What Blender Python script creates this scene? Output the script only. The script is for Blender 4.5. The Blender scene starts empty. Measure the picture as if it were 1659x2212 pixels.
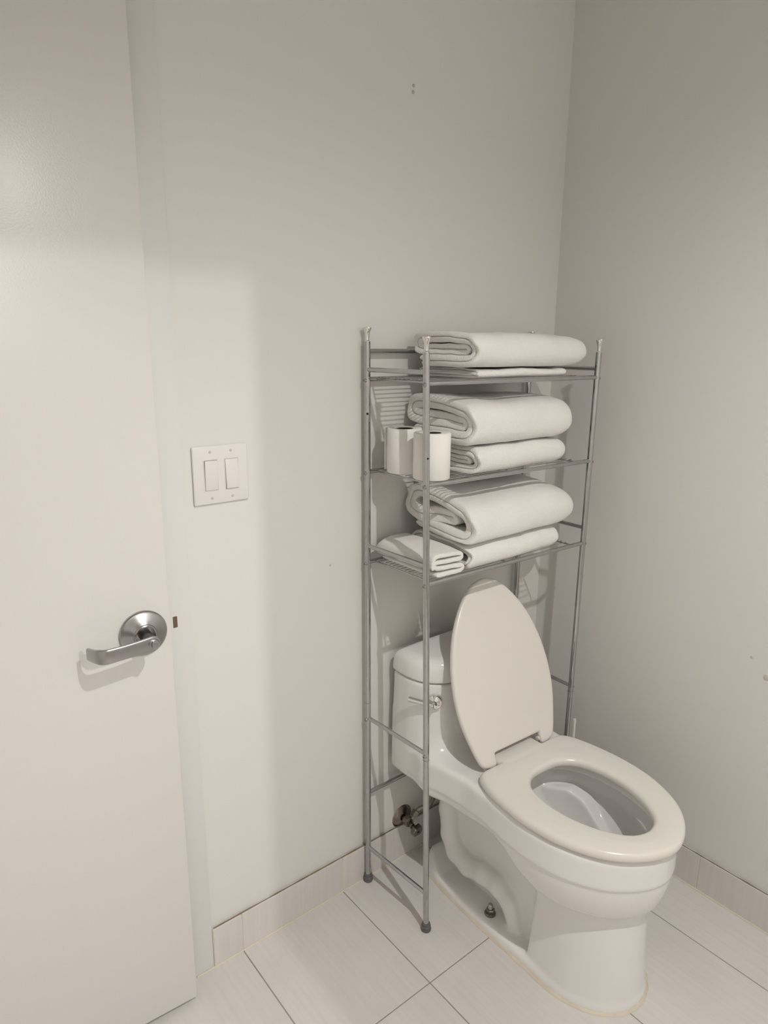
import bpy, bmesh, math, random
import numpy as np
from mathutils import Vector, Matrix, noise

scene = bpy.context.scene
COL = scene.collection
random.seed(7)

# ------------------------------------------------------------------ camera
def cam_axes(a, b, c):
    f = Vector((math.sin(a)*math.cos(b), math.cos(a)*math.cos(b), math.sin(b)))
    r = Vector((math.cos(a), -math.sin(a), 0.0))
    u = r.cross(f)
    return math.cos(c)*r + math.sin(c)*u, -math.sin(c)*r + math.cos(c)*u, f

cd = bpy.data.cameras.new('camera')
cam = bpy.data.objects.new('camera', cd)
COL.objects.link(cam)
R_, U_, F_ = cam_axes(0.6791, -0.2402, 0.0075)
M = Matrix.Identity(4)
for i in range(3):
    M[i][0] = R_[i]; M[i][1] = U_[i]; M[i][2] = -F_[i]
M[0][3], M[1][3], M[2][3] = -1.698, -1.3085, 1.4698
cam.matrix_world = M
cd.sensor_fit = 'VERTICAL'
cd.sensor_height = 24.0
cd.lens = 1472.49/2212*24.0
cd.clip_start = 0.02
scene.camera = cam

# ------------------------------------------------------------------ colour management
scene.view_settings.view_transform = 'Standard'
scene.view_settings.look = 'None'
scene.view_settings.gamma = 1.0
scene.view_settings.use_curve_mapping = False
scene.view_settings.exposure = -0.36

# ------------------------------------------------------------------ world and lamps
w = bpy.data.worlds.new('world'); scene.world = w
w.use_nodes = True
w.node_tree.nodes['Background'].inputs[0].default_value = (1.0, 0.97, 0.93, 1)
w.node_tree.nodes['Background'].inputs[1].default_value = 0.045

CEIL = 2.50
L1 = Vector((-1.0, -1.53, CEIL-0.075))
L2 = Vector((-1.02, -3.10, CEIL-0.075))  # added lamp in an unseen next room, for the lit patch at left
def spot(name, loc, power, radius, size, blend, col=(1.0, 0.983, 0.95)):
    d = bpy.data.lights.new(name, 'SPOT')
    d.energy = power; d.shadow_soft_size = radius
    d.spot_size = math.radians(size); d.spot_blend = blend; d.color = col
    o = bpy.data.objects.new(name, d); COL.objects.link(o)
    o.location = loc
    return o
s1 = spot('downlight_and_added_spot', L1, 116, 0.018, 154, 1.0)
s2 = spot('downlight_and_added_spot', L2, 105, 0.010, 178, 0.45)  # added spot, shines through the partition opening
a = bpy.data.lights.new('fill_light', 'AREA')  # soft fill added behind the camera, no fixture there
a.shape = 'RECTANGLE'; a.size = 0.9; a.size_y = 0.5; a.energy = 3.2; a.color = (1.0, 0.98, 0.95)
ao = bpy.data.objects.new('fill_light', a); COL.objects.link(ao)
ao.location = (-0.50, -2.15, 1.95)
ao.rotation_euler = Vector((0.1, 1, 0.05)).to_track_quat('-Z', 'Z').to_euler()

# ------------------------------------------------------------------ materials
def mat(name, col, rough=0.5, metal=0.0, spec=0.5, bump=None, var=None, coat=0.0, sheen=0.0, sss=0.0):
    m = bpy.data.materials.new(name); m.use_nodes = True
    nt = m.node_tree; N = nt.nodes; Lk = nt.links
    b = N['Principled BSDF']
    b.inputs['Base Color'].default_value = (*col, 1)
    b.inputs['Roughness'].default_value = rough
    b.inputs['Metallic'].default_value = metal
    b.inputs['Specular IOR Level'].default_value = spec
    if coat:
        b.inputs['Coat Weight'].default_value = coat
        b.inputs['Coat Roughness'].default_value = 0.04
    if sheen:
        b.inputs['Sheen Weight'].default_value = sheen
        b.inputs['Sheen Roughness'].default_value = 0.5
    tc = N.new('ShaderNodeTexCoord')
    if var:
        amt, sc, stretch = var
        mp = N.new('ShaderNodeMapping'); mp.inputs['Scale'].default_value = stretch
        Lk.new(tc.outputs['Object'], mp.inputs['Vector'])
        n = N.new('ShaderNodeTexNoise'); n.inputs['Scale'].default_value = sc; n.inputs['Detail'].default_value = 5
        Lk.new(mp.outputs[0], n.inputs['Vector'])
        mx = N.new('ShaderNodeMix'); mx.data_type = 'RGBA'
        mx.inputs['A'].default_value = (*[c*(1-amt) for c in col], 1)
        mx.inputs['B'].default_value = (*[min(1, c*(1+amt)) for c in col], 1)
        Lk.new(n.outputs['Fac'], mx.inputs['Factor'])
        Lk.new(mx.outputs['Result'], b.inputs['Base Color'])
    if bump:
        st, sc, dist = bump
        n2 = N.new('ShaderNodeTexNoise'); n2.inputs['Scale'].default_value = sc; n2.inputs['Detail'].default_value = 4
        Lk.new(tc.outputs['Object'], n2.inputs['Vector'])
        bp = N.new('ShaderNodeBump'); bp.inputs['Strength'].default_value = st; bp.inputs['Distance'].default_value = dist
        Lk.new(n2.outputs['Fac'], bp.inputs['Height']); Lk.new(bp.outputs[0], b.inputs['Normal'])
    return m

WALLC = (0.755, 0.738, 0.706)
m_wall = mat('wall_paint', WALLC, 0.55, spec=0.25, bump=(0.12, 260, 0.001), var=(0.012, 1.5, (1, 1, 1)))
m_wallr = m_wall
m_ceil = mat('ceiling_paint', (0.74, 0.72, 0.69), 0.9, spec=0.1)
m_door = mat('door_paint', (0.735, 0.712, 0.684), 0.29, spec=0.5, bump=(0.25, 330, 0.0007))
m_frame = mat('frame_paint', (0.75, 0.745, 0.718), 0.42, spec=0.4, bump=(0.05, 60, 0.001))
m_grout = mat('grout', (0.34, 0.30, 0.25), 0.9, var=(0.25, 9, (1, 1, 1)))
m_caulk = mat('caulk', (0.72, 0.65, 0.54), 0.6, var=(0.12, 30, (1, 1, 1)))
m_dirt = mat('aged_sealant', (0.23, 0.18, 0.12), 0.85, var=(0.35, 40, (1, 1, 1)))
m_strike = mat('strike_brass', (0.20, 0.145, 0.10), 0.5, metal=0.6)
m_cer = mat('vitreous_china', (0.86, 0.845, 0.825), 0.10, spec=0.5, coat=0.3)
m_seat = mat('seat_plastic', (0.78, 0.745, 0.695), 0.22, spec=0.5)
m_chrome = mat('dull_chrome', (0.50, 0.497, 0.50), 0.09, metal=1.0, var=(0.12, 45, (1, 1, 1)))
m_bright = mat('bright_chrome', (0.80, 0.78, 0.76), 0.07, metal=1.0)
m_satin = mat('satin_nickel', (0.43, 0.42, 0.42), 0.26, metal=1.0)
m_oldmetal = mat('tarnished_chrome', (0.26, 0.23, 0.20), 0.22, metal=1.0, var=(0.4, 60, (1, 1, 1)))
m_rubber = mat('grey_rubber', (0.12, 0.12, 0.12), 0.55)
m_black = mat('dark_hole', (0.02, 0.016, 0.012), 0.9)
m_plate = mat('switch_plastic', (0.79, 0.76, 0.725), 0.3, spec=0.45)
m_paper = mat('tissue_paper', (0.88, 0.85, 0.81), 0.95, spec=0.1, bump=(0.35, 300, 0.001))
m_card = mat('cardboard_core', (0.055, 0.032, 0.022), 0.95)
m_towel = mat('terry_cloth', (0.90, 0.875, 0.84), 0.95, spec=0.05, sheen=0.35, bump=(0.9, 420, 0.0025))
m_plastic = mat('white_plastic', (0.80, 0.79, 0.72), 0.35)
m_hose = mat('braided_hose', (0.34, 0.31, 0.28), 0.35, metal=0.8, bump=(0.6, 700, 0.001))
m_water = mat('water', (0.75, 0.78, 0.76), 0.02)
m_water.node_tree.nodes['Principled BSDF'].inputs['Transmission Weight'].default_value = 0.9
m_water.node_tree.nodes['Principled BSDF'].inputs['IOR'].default_value = 1.33

# porcelain floor tile: fine linear streaks running along the tile
def tile_mat(name, axis, base=(0.70, 0.665, 0.64)):
    m = bpy.data.materials.new(name); m.use_nodes = True
    N = m.node_tree.nodes; Lk = m.node_tree.links; b = N['Principled BSDF']
    b.inputs['Roughness'].default_value = 0.42; b.inputs['Specular IOR Level'].default_value = 0.35
    tc = N.new('ShaderNodeTexCoord'); oi = N.new('ShaderNodeObjectInfo')
    add = N.new('ShaderNodeVectorMath'); add.operation = 'ADD'
    mul = N.new('ShaderNodeVectorMath'); mul.operation = 'SCALE'; mul.inputs['Scale'].default_value = 7.0
    cmb = N.new('ShaderNodeCombineXYZ')
    for k in range(3): Lk.new(oi.outputs['Random'], cmb.inputs[k])
    Lk.new(cmb.outputs[0], mul.inputs[0]); Lk.new(tc.outputs['Object'], add.inputs[0]); Lk.new(mul.outputs[0], add.inputs[1])
    mp = N.new('ShaderNodeMapping')
    s = [55, 55, 55]; s[axis] = 2.2; mp.inputs['Scale'].default_value = s
    Lk.new(add.outputs[0], mp.inputs['Vector'])
    n = N.new('ShaderNodeTexNoise'); n.inputs['Scale'].default_value = 2.0; n.inputs['Detail'].default_value = 6
    Lk.new(mp.outputs[0], n.inputs['Vector'])
    n2 = N.new('ShaderNodeTexNoise'); n2.inputs['Scale'].default_value = 5.0; n2.inputs['Detail'].default_value = 3
    Lk.new(add.outputs[0], n2.inputs['Vector'])
    av = N.new('ShaderNodeMath'); av.operation = 'ADD'
    hf = N.new('ShaderNodeMath'); hf.operation = 'MULTIPLY'; hf.inputs[1].default_value = 0.5
    Lk.new(n.outputs['Fac'], av.inputs[0]); Lk.new(n2.outputs['Fac'], av.inputs[1]); Lk.new(av.outputs[0], hf.inputs[0])
    cr = N.new('ShaderNodeValToRGB')
    cr.color_ramp.elements[0].position = 0.30; cr.color_ramp.elements[1].position = 0.70
    cr.color_ramp.elements[0].color = (*[c*0.93 for c in base], 1)
    cr.color_ramp.elements[1].color = (*[c*1.06 for c in base], 1)
    Lk.new(hf.outputs[0], cr.inputs[0]); Lk.new(cr.outputs[0], b.inputs['Base Color'])
    bp = N.new('ShaderNodeBump'); bp.inputs['Strength'].default_value = 0.06; bp.inputs['Distance'].default_value = 0.001
    Lk.new(n.outputs['Fac'], bp.inputs['Height']); Lk.new(bp.outputs[0], b.inputs['Normal'])
    return m
m_tile = tile_mat('floor_tile', 1)
m_base = tile_mat('base_tile', 2, (0.69, 0.655, 0.63))

# ------------------------------------------------------------------ helpers
def link(name, me, m=None, parent=None, smooth=True):
    if m is not None: me.materials.append(m)
    if smooth:
        for p in me.polygons: p.use_smooth = True
    o = bpy.data.objects.new(name, me); COL.objects.link(o)
    if parent is not None: o.parent = parent
    return o
def from_bm(name, bm, m=None, parent=None, smooth=True, sharp=35):
    bmesh.ops.recalc_face_normals(bm, faces=bm.faces[:])
    me = bpy.data.meshes.new(name); bm.to_mesh(me); bm.free()
    o = link(name, me, m, parent, smooth)
    if smooth and sharp: me.set_sharp_from_angle(angle=math.radians(sharp))
    return o
def empty(name, loc=(0, 0, 0), rz=0):
    o = bpy.data.objects.new(name, None); COL.objects.link(o)
    o.location = loc; o.rotation_euler = (0, 0, rz); o.empty_display_size = 0.05
    return o
def tag(o, label=None, cat=None, group=None, kind=None):
    if label: o['label'] = label
    if cat: o['category'] = cat
    if group: o['group'] = group
    if kind: o['kind'] = kind
    return o
def copy_tree(o, parent=None):
    c = o.copy(); COL.objects.link(c)
    if parent is not None: c.parent = parent
    for ch in list(o.children): copy_tree(ch, c)
    return c
def box(bm, x0, x1, y0, y1, z0, z1, bev=0.0, seg=2):
    r = bmesh.ops.create_cube(bm, size=1.0)
    vs = r['verts']
    bmesh.ops.scale(bm, vec=(x1-x0, y1-y0, z1-z0), verts=vs)
    bmesh.ops.translate(bm, vec=((x0+x1)/2, (y0+y1)/2, (z0+z1)/2), verts=vs)
    if bev:
        es = list({e for v in vs for e in v.link_edges})
        bmesh.ops.bevel(bm, geom=es, offset=bev, segments=seg, affect='EDGES', profile=0.5)
def box_obj(name, x0, x1, y0, y1, z0, z1, m, parent=None, bev=0.0, seg=2):
    bm = bmesh.new(); box(bm, x0, x1, y0, y1, z0, z1, bev, seg)
    return from_bm(name, bm, m, parent, smooth=bev > 0)
def frame_for(d):
    d = Vector(d).normalized()
    up = Vector((0, 0, 1)) if abs(d.z) < 0.95 else Vector((1, 0, 0))
    x = up.cross(d).normalized(); y = d.cross(x)
    return x, y, d
def tube(bm, pts, r, seg=12, caps=True, radii=None):
    pts = [Vector(p) for p in pts]
    rings = []
    x = None
    for i, p in enumerate(pts):
        d = (pts[min(i+1, len(pts)-1)] - pts[max(i-1, 0)]).normalized()
        if x is None: x, y, _ = frame_for(d)
        else:
            x = (x - d*x.dot(d)).normalized(); y = d.cross(x)
        rr = radii[i] if radii else r
        rings.append([bm.verts.new(p + rr*(math.cos(2*math.pi*k/seg)*x + math.sin(2*math.pi*k/seg)*y)) for k in range(seg)])
    for a_, b_ in zip(rings, rings[1:]):
        for k in range(seg):
            bm.faces.new((a_[k], a_[(k+1) % seg], b_[(k+1) % seg], b_[k]))
    if caps:
        bm.faces.new(rings[0][::-1]); bm.faces.new(rings[-1])
def tube_obj(name, pts, r, m, parent=None, seg=12, radii=None):
    bm = bmesh.new(); tube(bm, pts, r, seg, True, radii)
    return from_bm(name, bm, m, parent, sharp=50)
def lathe(bm, prof, origin=(0, 0, 0), axis=(0, 0, 1), seg=32, close=False):
    """prof: list of (radius, height along axis)"""
    x, y, d = frame_for(axis); o = Vector(origin)
    rings = []
    for r, h in prof:
        if r < 1e-6: rings.append([bm.verts.new(o + h*d)])
        else: rings.append([bm.verts.new(o + h*d + r*(math.cos(2*math.pi*k/seg)*x + math.sin(2*math.pi*k/seg)*y)) for k in range(seg)])
    pairs = list(zip(rings, rings[1:]))
    if close: pairs.append((rings[-1], rings[0]))
    for a_, b_ in pairs:
        for k in range(seg):
            k2 = (k+1) % seg
            if len(a_) == 1 and len(b_) == 1: continue
            if len(a_) == 1: bm.faces.new((a_[0], b_[k2], b_[k]))
            elif len(b_) == 1: bm.faces.new((a_[k], a_[k2], b_[0]))
            else: bm.faces.new((a_[k], a_[k2], b_[k2], b_[k]))
def lathe_obj(name, prof, origin, axis, m, parent=None, seg=32, close=False, sharp=40):
    bm = bmesh.new(); lathe(bm, prof, origin, axis, seg, close)
    return from_bm(name, bm, m, parent, sharp=sharp)

# ---- signed distance fields and surface nets (for the cast and moulded shapes)
def smooth_half(ctrl, n=160):
    """Catmull-Rom through half profile (s,w) -> closed symmetric polygon in (s,t)"""
    P = [np.array(p, float) for p in ctrl]
    out = []
    ext = [2*P[0]-P[1]] + P + [np.array([P[-1][0], -P[-2][1]])]
    for i in range(1, len(ext)-2):
        p0, p1, p2, p3 = ext[i-1:i+3]
        for k in range(12):
            t = k/12
            out.append(0.5*((2*p1)+(-p0+p2)*t+(2*p0-5*p1+4*p2-p3)*t*t+(-p0+3*p1-3*p2+p3)*t**3))
    out.append(P[-1])
    out = [(a_, max(b_, 0.0)) for a_, b_ in out]
    poly = [(a_, b_) for a_, b_ in out] + [(a_, -b_) for a_, b_ in reversed(out) if b_ > 1e-5]
    return np.array(poly)
def poly_sdf(poly, S, T):
    d = np.full(S.shape, 1e9); inside = np.zeros(S.shape, bool)
    n = len(poly)
    for i in range(n):
        ax, ay = poly[i]; bx, by = poly[(i+1) % n]
        ex, ey = bx-ax, by-ay; L = ex*ex+ey*ey
        if L < 1e-14: continue
        wx, wy = S-ax, T-ay
        t = np.clip((wx*ex+wy*ey)/L, 0, 1)
        d = np.minimum(d, (wx-ex*t)**2+(wy-ey*t)**2)
        if ey != 0:
            c = ((ay > T) != (by > T)) & (S < ex*(T-ay)/ey + ax)
            inside ^= c
    d = np.sqrt(d)
    return np.where(inside, -d, d)
def smin(a_, b_, k):
    h = np.clip(0.5+0.5*(b_-a_)/k, 0, 1)
    return b_*(1-h)+a_*h-k*h*(1-h)
def smax(a_, b_, k): return -smin(-a_, -b_, k)
def round_and(a_, b_, r):
    """intersection with rounded edge of radius r"""
    ar, br = a_+r, b_+r
    return np.minimum(np.maximum(ar, br), 0)+np.sqrt(np.maximum(ar, 0)**2+np.maximum(br, 0)**2)-r
def surface_nets(F, xs, ys, zs):
    F = F.astype(np.float32); neg = F < 0
    nx, ny, nz = F.shape
    acc = np.zeros((nx-1, ny-1, nz-1, 3), np.float32); cnt = np.zeros((nx-1, ny-1, nz-1), np.float32)
    def sl(ax, o, n):  # slice of cells
        return slice(o, n-1+o)
    corners = {}
    for ax in range(3):
        for o1 in (0, 1):
            for o2 in (0, 1):
                off = [0, 0, 0]; oth = [i for i in range(3) if i != ax]
                off[oth[0]] = o1; off[oth[1]] = o2
                offb = off.copy(); offb[ax] = 1
                A = F[off[0]:nx-1+off[0], off[1]:ny-1+off[1], off[2]:nz-1+off[2]]
                B = F[offb[0]:nx-1+offb[0], offb[1]:ny-1+offb[1], offb[2]:nz-1+offb[2]]
                cr = (A < 0) != (B < 0)
                t = np.where(cr, A/(np.where(cr, A-B, 1)), 0)
                for i in range(3):
                    if i == ax: acc[..., i] += np.where(cr, t, 0)
                    else: acc[..., i] += np.where(cr, off[i], 0)
                cnt += cr
    act = cnt > 0
    idx = -np.ones(act.shape, np.int64); idx[act] = np.arange(act.sum())
    c = np.argwhere(act); p = acc[act]/cnt[act][:, None]
    g = c+p
    V = np.stack([xs[0]+g[:, 0]*(xs[1]-xs[0]), ys[0]+g[:, 1]*(ys[1]-ys[0]), zs[0]+g[:, 2]*(zs[1]-zs[0])], 1)
    Q = []
    for ax in range(3):
        u, v = [(1, 2), (2, 0), (0, 1)][ax]
        n = [nx, ny, nz]
        lo = [slice(1, n[i]-1) for i in range(3)]; lo[ax] = slice(0, n[ax]-1)
        hi = lo.copy(); hi[ax] = slice(1, n[ax])
        a_ = neg[tuple(lo)]; b_ = neg[tuple(hi)]
        e = np.argwhere(a_ != b_)
        if not len(e): continue
        flip = a_[tuple(e.T)]
        base = e + np.array([0 if i == ax else 1 for i in range(3)])
        def cell(du, dv):
            q = base.copy(); q[:, u] -= du; q[:, v] -= dv
            return idx[tuple(q.T)]
        q = np.stack([cell(1, 1), cell(0, 1), cell(0, 0), cell(1, 0)], 1)
        q[~flip] = q[~flip][:, ::-1]
        Q.append(q)
    return V, np.concatenate(Q)
def net_mesh(name, F, xs, ys, zs, m, parent=None, relax=2, xf=None):
    V, Q = surface_nets(F, xs, ys, zs)
    for _ in range(relax):           # light Laplacian relaxation
        acc = np.zeros_like(V); cn = np.zeros(len(V))
        for i in range(4):
            a_, b_ = Q[:, i], Q[:, (i+1) % 4]
            np.add.at(acc, a_, V[b_]); np.add.at(cn, a_, 1)
            np.add.at(acc, b_, V[a_]); np.add.at(cn, b_, 1)
        V = 0.5*V+0.5*acc/np.maximum(cn, 1)[:, None]
    if xf is not None: V = xf(V)
    me = bpy.data.meshes.new(name)
    me.vertices.add(len(V)); me.vertices.foreach_set('co', V.astype(np.float32).ravel())
    me.loops.add(len(Q)*4); me.loops.foreach_set('vertex_index', Q.astype(np.int32).ravel())
    me.polygons.add(len(Q)); me.polygons.foreach_set('loop_start', np.arange(0, len(Q)*4, 4, dtype=np.int32))
    me.update(calc_edges=True); me.validate()
    return link(name, me, m, parent)

# ------------------------------------------------------------------ the room shell
XL, YF = -2.45, -2.20            # left wall, added front partition
DX0, DX1 = -2.10, -1.2325        # door opening
tag(box_obj('floor', XL-0.1, 0.1, -3.9, 0.1, -0.10, -0.0012, m_grout), kind='structure')
floor = bpy.data.objects['floor']
tag(box_obj('wall_right', 0.0, 0.12, -3.9, 0.12, 0, CEIL, m_wall), kind='structure')
tag(box_obj('wall_left', XL-0.12, XL, -3.9, 0.12, 0, CEIL, m_wall), kind='structure')
tag(box_obj('ceiling', XL-0.1, 0.1, -3.9, 0.12, CEIL, CEIL+0.1, m_ceil), kind='structure')
tag(box_obj('wall_outer', XL, 0, -3.9, -3.8, 0, CEIL, m_wall), kind='structure')
bm = bmesh.new()                 # back wall with the door opening
box(bm, DX1+0.005, 0.0, 0.0, 0.12, 0, CEIL); box(bm, XL, DX0, 0.0, 0.12, 0, CEIL); box(bm, DX0, DX1, 0.0, 0.12, 2.08, CEIL)
wall_back = tag(from_bm('wall_back', bm, m_wall, smooth=False), kind='structure')
bm = bmesh.new()                 # unseen partition added behind the camera, opening shaped for the left light patch
box(bm, -1.0116, 0.0, YF-0.10, YF, 0, CEIL); box(bm, XL, -2.25, YF-0.10, YF, 0, CEIL); box(bm, -2.25, -1.0116, YF-0.10, YF, 2.214, CEIL)
tag(from_bm('wall_front_mask', bm, m_wall, smooth=False), kind='structure')
tag(box_obj('wall_hall', XL, DX1+0.3, 0.60, 0.66, 0, CEIL, m_wall), kind='structure')

# downlight cans: the room's own, plus one added for the second lamp
m_lens = mat('lamp_lens', (0.9, 0.9, 0.88), 0.4)
m_lens.node_tree.nodes['Principled BSDF'].inputs['Emission Color'].default_value = (1.0, 0.98, 0.95, 1)
m_lens.node_tree.nodes['Principled BSDF'].inputs['Emission Strength'].default_value = 18.0
def downlight(loc):
    t = empty('trim_2', (loc.x, loc.y, CEIL))
    lathe_obj('trim_ring', [(0.052, -0.002), (0.075, -0.004), (0.078, -0.001), (0.078, 0.0), (0.052, 0.0)], (0, 0, 0), (0, 0, 1), m_ceil, t, 32, close=True)
    lathe_obj('lens', [(0.0, -0.0015), (0.052, -0.0015)], (0, 0, 0), (0, 0, 1), m_lens, t, 32)
    return t
tag(downlight(L1), kind='structure')
o = tag(downlight(L2), kind='structure'); o.name = 'trim_added'

# floor tiles, laid as single pieces
gx = [XL] + [x for x in (-2.3084, -2.0039, -1.6994, -1.3949, -1.0904, -0.7859, -0.4814, -0.1769)] + [0.0]
gy = [0.0, -0.3655, -0.9755, -1.5855, YF]
tile_cache = {}
for i in range(len(gx)-1):
    for j in range(len(gy)-1):
        x0, x1, y1, y0 = gx[i]+0.0014, gx[i+1]-0.0014, gy[j]-0.0014, gy[j+1]+0.0014
        if j == 0: y1 = 0.0
        if i == len(gx)-2: x1 = 0.0
        key = (round(x1-x0, 4), round(y1-y0, 4))
        if key not in tile_cache:
            bm = bmesh.new(); box(bm, -key[0]/2, key[0]/2, -key[1]/2, key[1]/2, -0.012, 0, 0.0006, 1)
            o = from_bm('tile', bm, m_tile, floor, smooth=False); tile_cache[key] = o.data
        else:
            o = bpy.data.objects.new('tile', tile_cache[key]); COL.objects.link(o); o.parent = floor
        o.location = ((x0+x1)/2, (y0+y1)/2, 0)

# skirting of cut tiles
BT, BH = 0.010, 0.1075
bb = tag(empty('baseboard_back', (0, 0, 0)), kind='structure')
ex = [-1.1671, -1.0904, -0.7859, -0.4814, -0.1769, -0.0102]
for a_, b_ in zip(ex, ex[1:]):
    box_obj('tile', a_+0.0012, b_-0.0012, -BT, 0.0, 0.002, BH-random.uniform(0, .0015), m_base, bb, 0.0008, 1)
box_obj('grout_line', ex[0], ex[-1], -BT+0.0012, 0.0, 0.001, BH-0.002, m_caulk, bb)
tube_obj('floor_sealant', [(ex[0]-0.045, -BT, 0.0005)] + [(ex[0]+k*0.2, -BT-0.0005*(k % 2), 0.0005) for k in range(6)], 0.0022, m_caulk, bb, 6)
def ragged(p0, p1, n, r, seed):
    rnd = random.Random(seed); P = []; Rr = []
    for k in range(n+1):
        t = k/n
        P.append(Vector(p0).lerp(Vector(p1), t)); Rr.append(r*(0.55+rnd.random()*0.8))
    return P, Rr
P, Rr = ragged((ex[0]+0.004, -0.006, BH+0.0002), (-0.02, -0.006, BH+0.0002), 46, 0.0019, 3)
tube_obj('top_sealant', P, 0, m_dirt, bb, 6, Rr)
br = tag(empty('baseboard_right', (0, 0, 0)), kind='structure')
ey = [-0.0105, -0.31, -0.615, -0.92, -1.225, -1.53, -1.835, YF]
for a_, b_ in zip(ey, ey[1:]):
    box_obj('tile', -BT, 0.0, b_+0.0012, a_-0.0012, 0.002, BH-random.uniform(0, .0015), m_base, br, 0.0008, 1)
box_obj('grout_line', -BT+0.0012, 0.0, YF, ey[0], 0.001, BH-0.002, m_caulk, br)
tube_obj('floor_sealant', [(-BT, -0.01-k*0.365, 0.0008) for k in range(7)], 0.0032, m_caulk, br, 6)
P, Rr = ragged((-0.006, -0.02, BH+0.0002), (-0.006, YF+0.05, BH+0.0002), 80, 0.0017, 5)
tube_obj('top_sealant', P, 0, m_dirt, br, 6, Rr)

# small marks on the walls: an old screw hole and chips
def mark(parent, p, nrm, r, m, sx=1.0):
    bm = bmesh.new(); lathe(bm, [(0, 0.0007), (r*0.7, 0.0006), (r, 0.0)], p, nrm, 10)
    return from_bm('screw_hole', bm, m, parent)
m_mark = mat('chipped_plaster', (0.50, 0.46, 0.41), 0.9)
m_mark2 = mat('scuffed_paint', (0.58, 0.54, 0.49), 0.9)
mark(wall_back, (-0.5654, 0, 2.041), (0, -1, 0), 0.0042, m_mark); mark(wall_back, (-0.5664, 0, 2.028), (0, -1, 0), 0.0046, m_mark)
mark(wall_back, (-0.8088, 0, 0.9496), (0, -1, 0), 0.003, m_mark2)
wr = bpy.data.objects['wall_right']
mark(wr, (0, -0.7075, 0.681), (-1, 0, 0), 0.008, m_mark2); mark(wr, (0, -0.668, 0.7207), (-1, 0, 0), 0.004, m_mark2)

# ------------------------------------------------------------------ door and its steel frame
tf = tag(empty('trim_1', (DX1, 0, 0)), kind='structure')
def jamb(x_out, x_in, sgn, name, parent):
    """steel jamb: face, return into the opening, stop"""
    bm = bmesh.new()
    lo, hi = sorted((x_out, x_in))
    box(bm, lo, hi, -0.0085, 0.128, 0, 2.13, 0.0012, 2)
    lo, hi = sorted((x_in, x_in-sgn*0.015))
    box(bm, lo, hi, 0.045, 0.075, 0, 2.08)
    o = from_bm(name, bm, m_frame, parent)
    return o
j1 = jamb(-1.1675-DX1, 0.0, 1, 'jamb', tf)
j2 = jamb(DX0-DX1-0.05, DX0-DX1, -1, 'jamb', tf)
box_obj('head', DX0-DX1-0.05, 0.0725, -0.0085, 0.128, 2.08, 2.13, m_frame, tf, 0.0012)
box_obj('strike_plate', -1.2092-DX1, -1.1995-DX1, -0.0092, -0.0060, 0.8945, 0.9195, m_strike, j1, 0.0008, 1)
box_obj('paint_bead', -1.1680-DX1, -1.1665-DX1, -0.003, 0.0, 0.11, 2.13, m_wall, tf)

ang = math.atan2(-0.0545, 0.853)
door = tag(empty('door_1', (DX0, -0.0105, 0), ang), kind='structure')
DW = 0.8660; DT = 0.044
box_obj('door_leaf', 0.0, DW, -0.0, DT, 0.012, 2.07, m_door, door, 0.0018, 2)
HX, HZ = 0.8120, 0.925
# rose: wide dished disc
lathe_obj('rose', [(0.0455, 0.0), (0.0455, 0.0045), (0.0440, 0.0065), (0.0415, 0.0070), (0.0395, 0.0082), (0.030, 0.0115), (0.0225, 0.0165), (0.0215, 0.0195), (0.0200, 0.0205), (0.0185, 0.0200), (0.0178, 0.0165), (0.0170, 0.006), (0.0, 0.006)],
          (HX, 0, HZ), (0, -1, 0), m_satin, door, 48, sharp=28)
hd = empty('door_handle', (HX, 0, HZ)); hd.parent = door
lathe_obj('spindle', [(0.0, 0.012), (0.0118, 0.006), (0.0118, 0.052), (0.012, 0.055), (0.0, 0.055)], (0, 0, 0), (0, -1, 0), m_satin, hd, 28)
# lever: swept blade from the hub towards the hinge side, returning to the door
bm = bmesh.new()
path = []
for k in range(29):
    t = k/28
    xx = 0.014 - 0.128*t
    yy = -0.060 - 0.008*math.sin(math.pi*min(t, 0.8)/0.8*0.5)
    if t > 0.74:
        q = (t-0.74)/0.26
        yy += 0.034*q*q; xx += 0.006*q*q
    h = 0.0155 - 0.002*math.sin(math.pi*t) - (0.004*max(0, (t-0.85)/0.15))
    if t < 0.12: h *= math.sqrt(max(0.03, 1-((0.12-t)/0.12)**2))
    path.append((Vector((xx, yy, 0.0015 - 0.004*t)), h))
rings = []
for i, (p, h) in enumerate(path):
    d = (path[min(i+1, 28)][0]-path[max(i-1, 0)][0]).normalized()
    nrm = Vector((d.y, -d.x, 0)).normalized()
    if nrm.y > 0: nrm = -nrm
    ring = []
    for k in range(16):
        a_ = 2*math.pi*k/16; c_, s_ = math.cos(a_), math.sin(a_)
        zz = math.copysign(abs(s_)**0.35, s_)*h; nn = math.copysign(abs(c_)**0.6, c_)*0.0035
        ring.append(bm.verts.new(p + Vector((0, 0, zz)) + nrm*nn))
    rings.append(ring)
for a_, b_ in zip(rings, rings[1:]):
    for k in range(16): bm.faces.new((a_[k], a_[(k+1) % 16], b_[(k+1) % 16], b_[k]))
bm.faces.new(rings[0][::-1]); bm.faces.new(rings[-1])
from_bm('lever', bm, m_satin, hd, sharp=45)
lathe_obj('lock_button', [(0.0, 0.0), (0.0085, 0.0), (0.0085, 0.003), (0.0072, 0.0035), (0.0072, 0.0105), (0.006, 0.0125), (0, 0.0128)], (0.0015, -0.0635, 0.001), (0, -1, 0), m_satin, hd, 24)
lathe_obj('button_recess', [(0.0, 0.0), (0.0098, 0.0), (0.0098, 0.0007), (0.0, 0.0007)], (0.0015, -0.0638, 0.001), (0, -1, 0), m_rubber, hd, 24)
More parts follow.
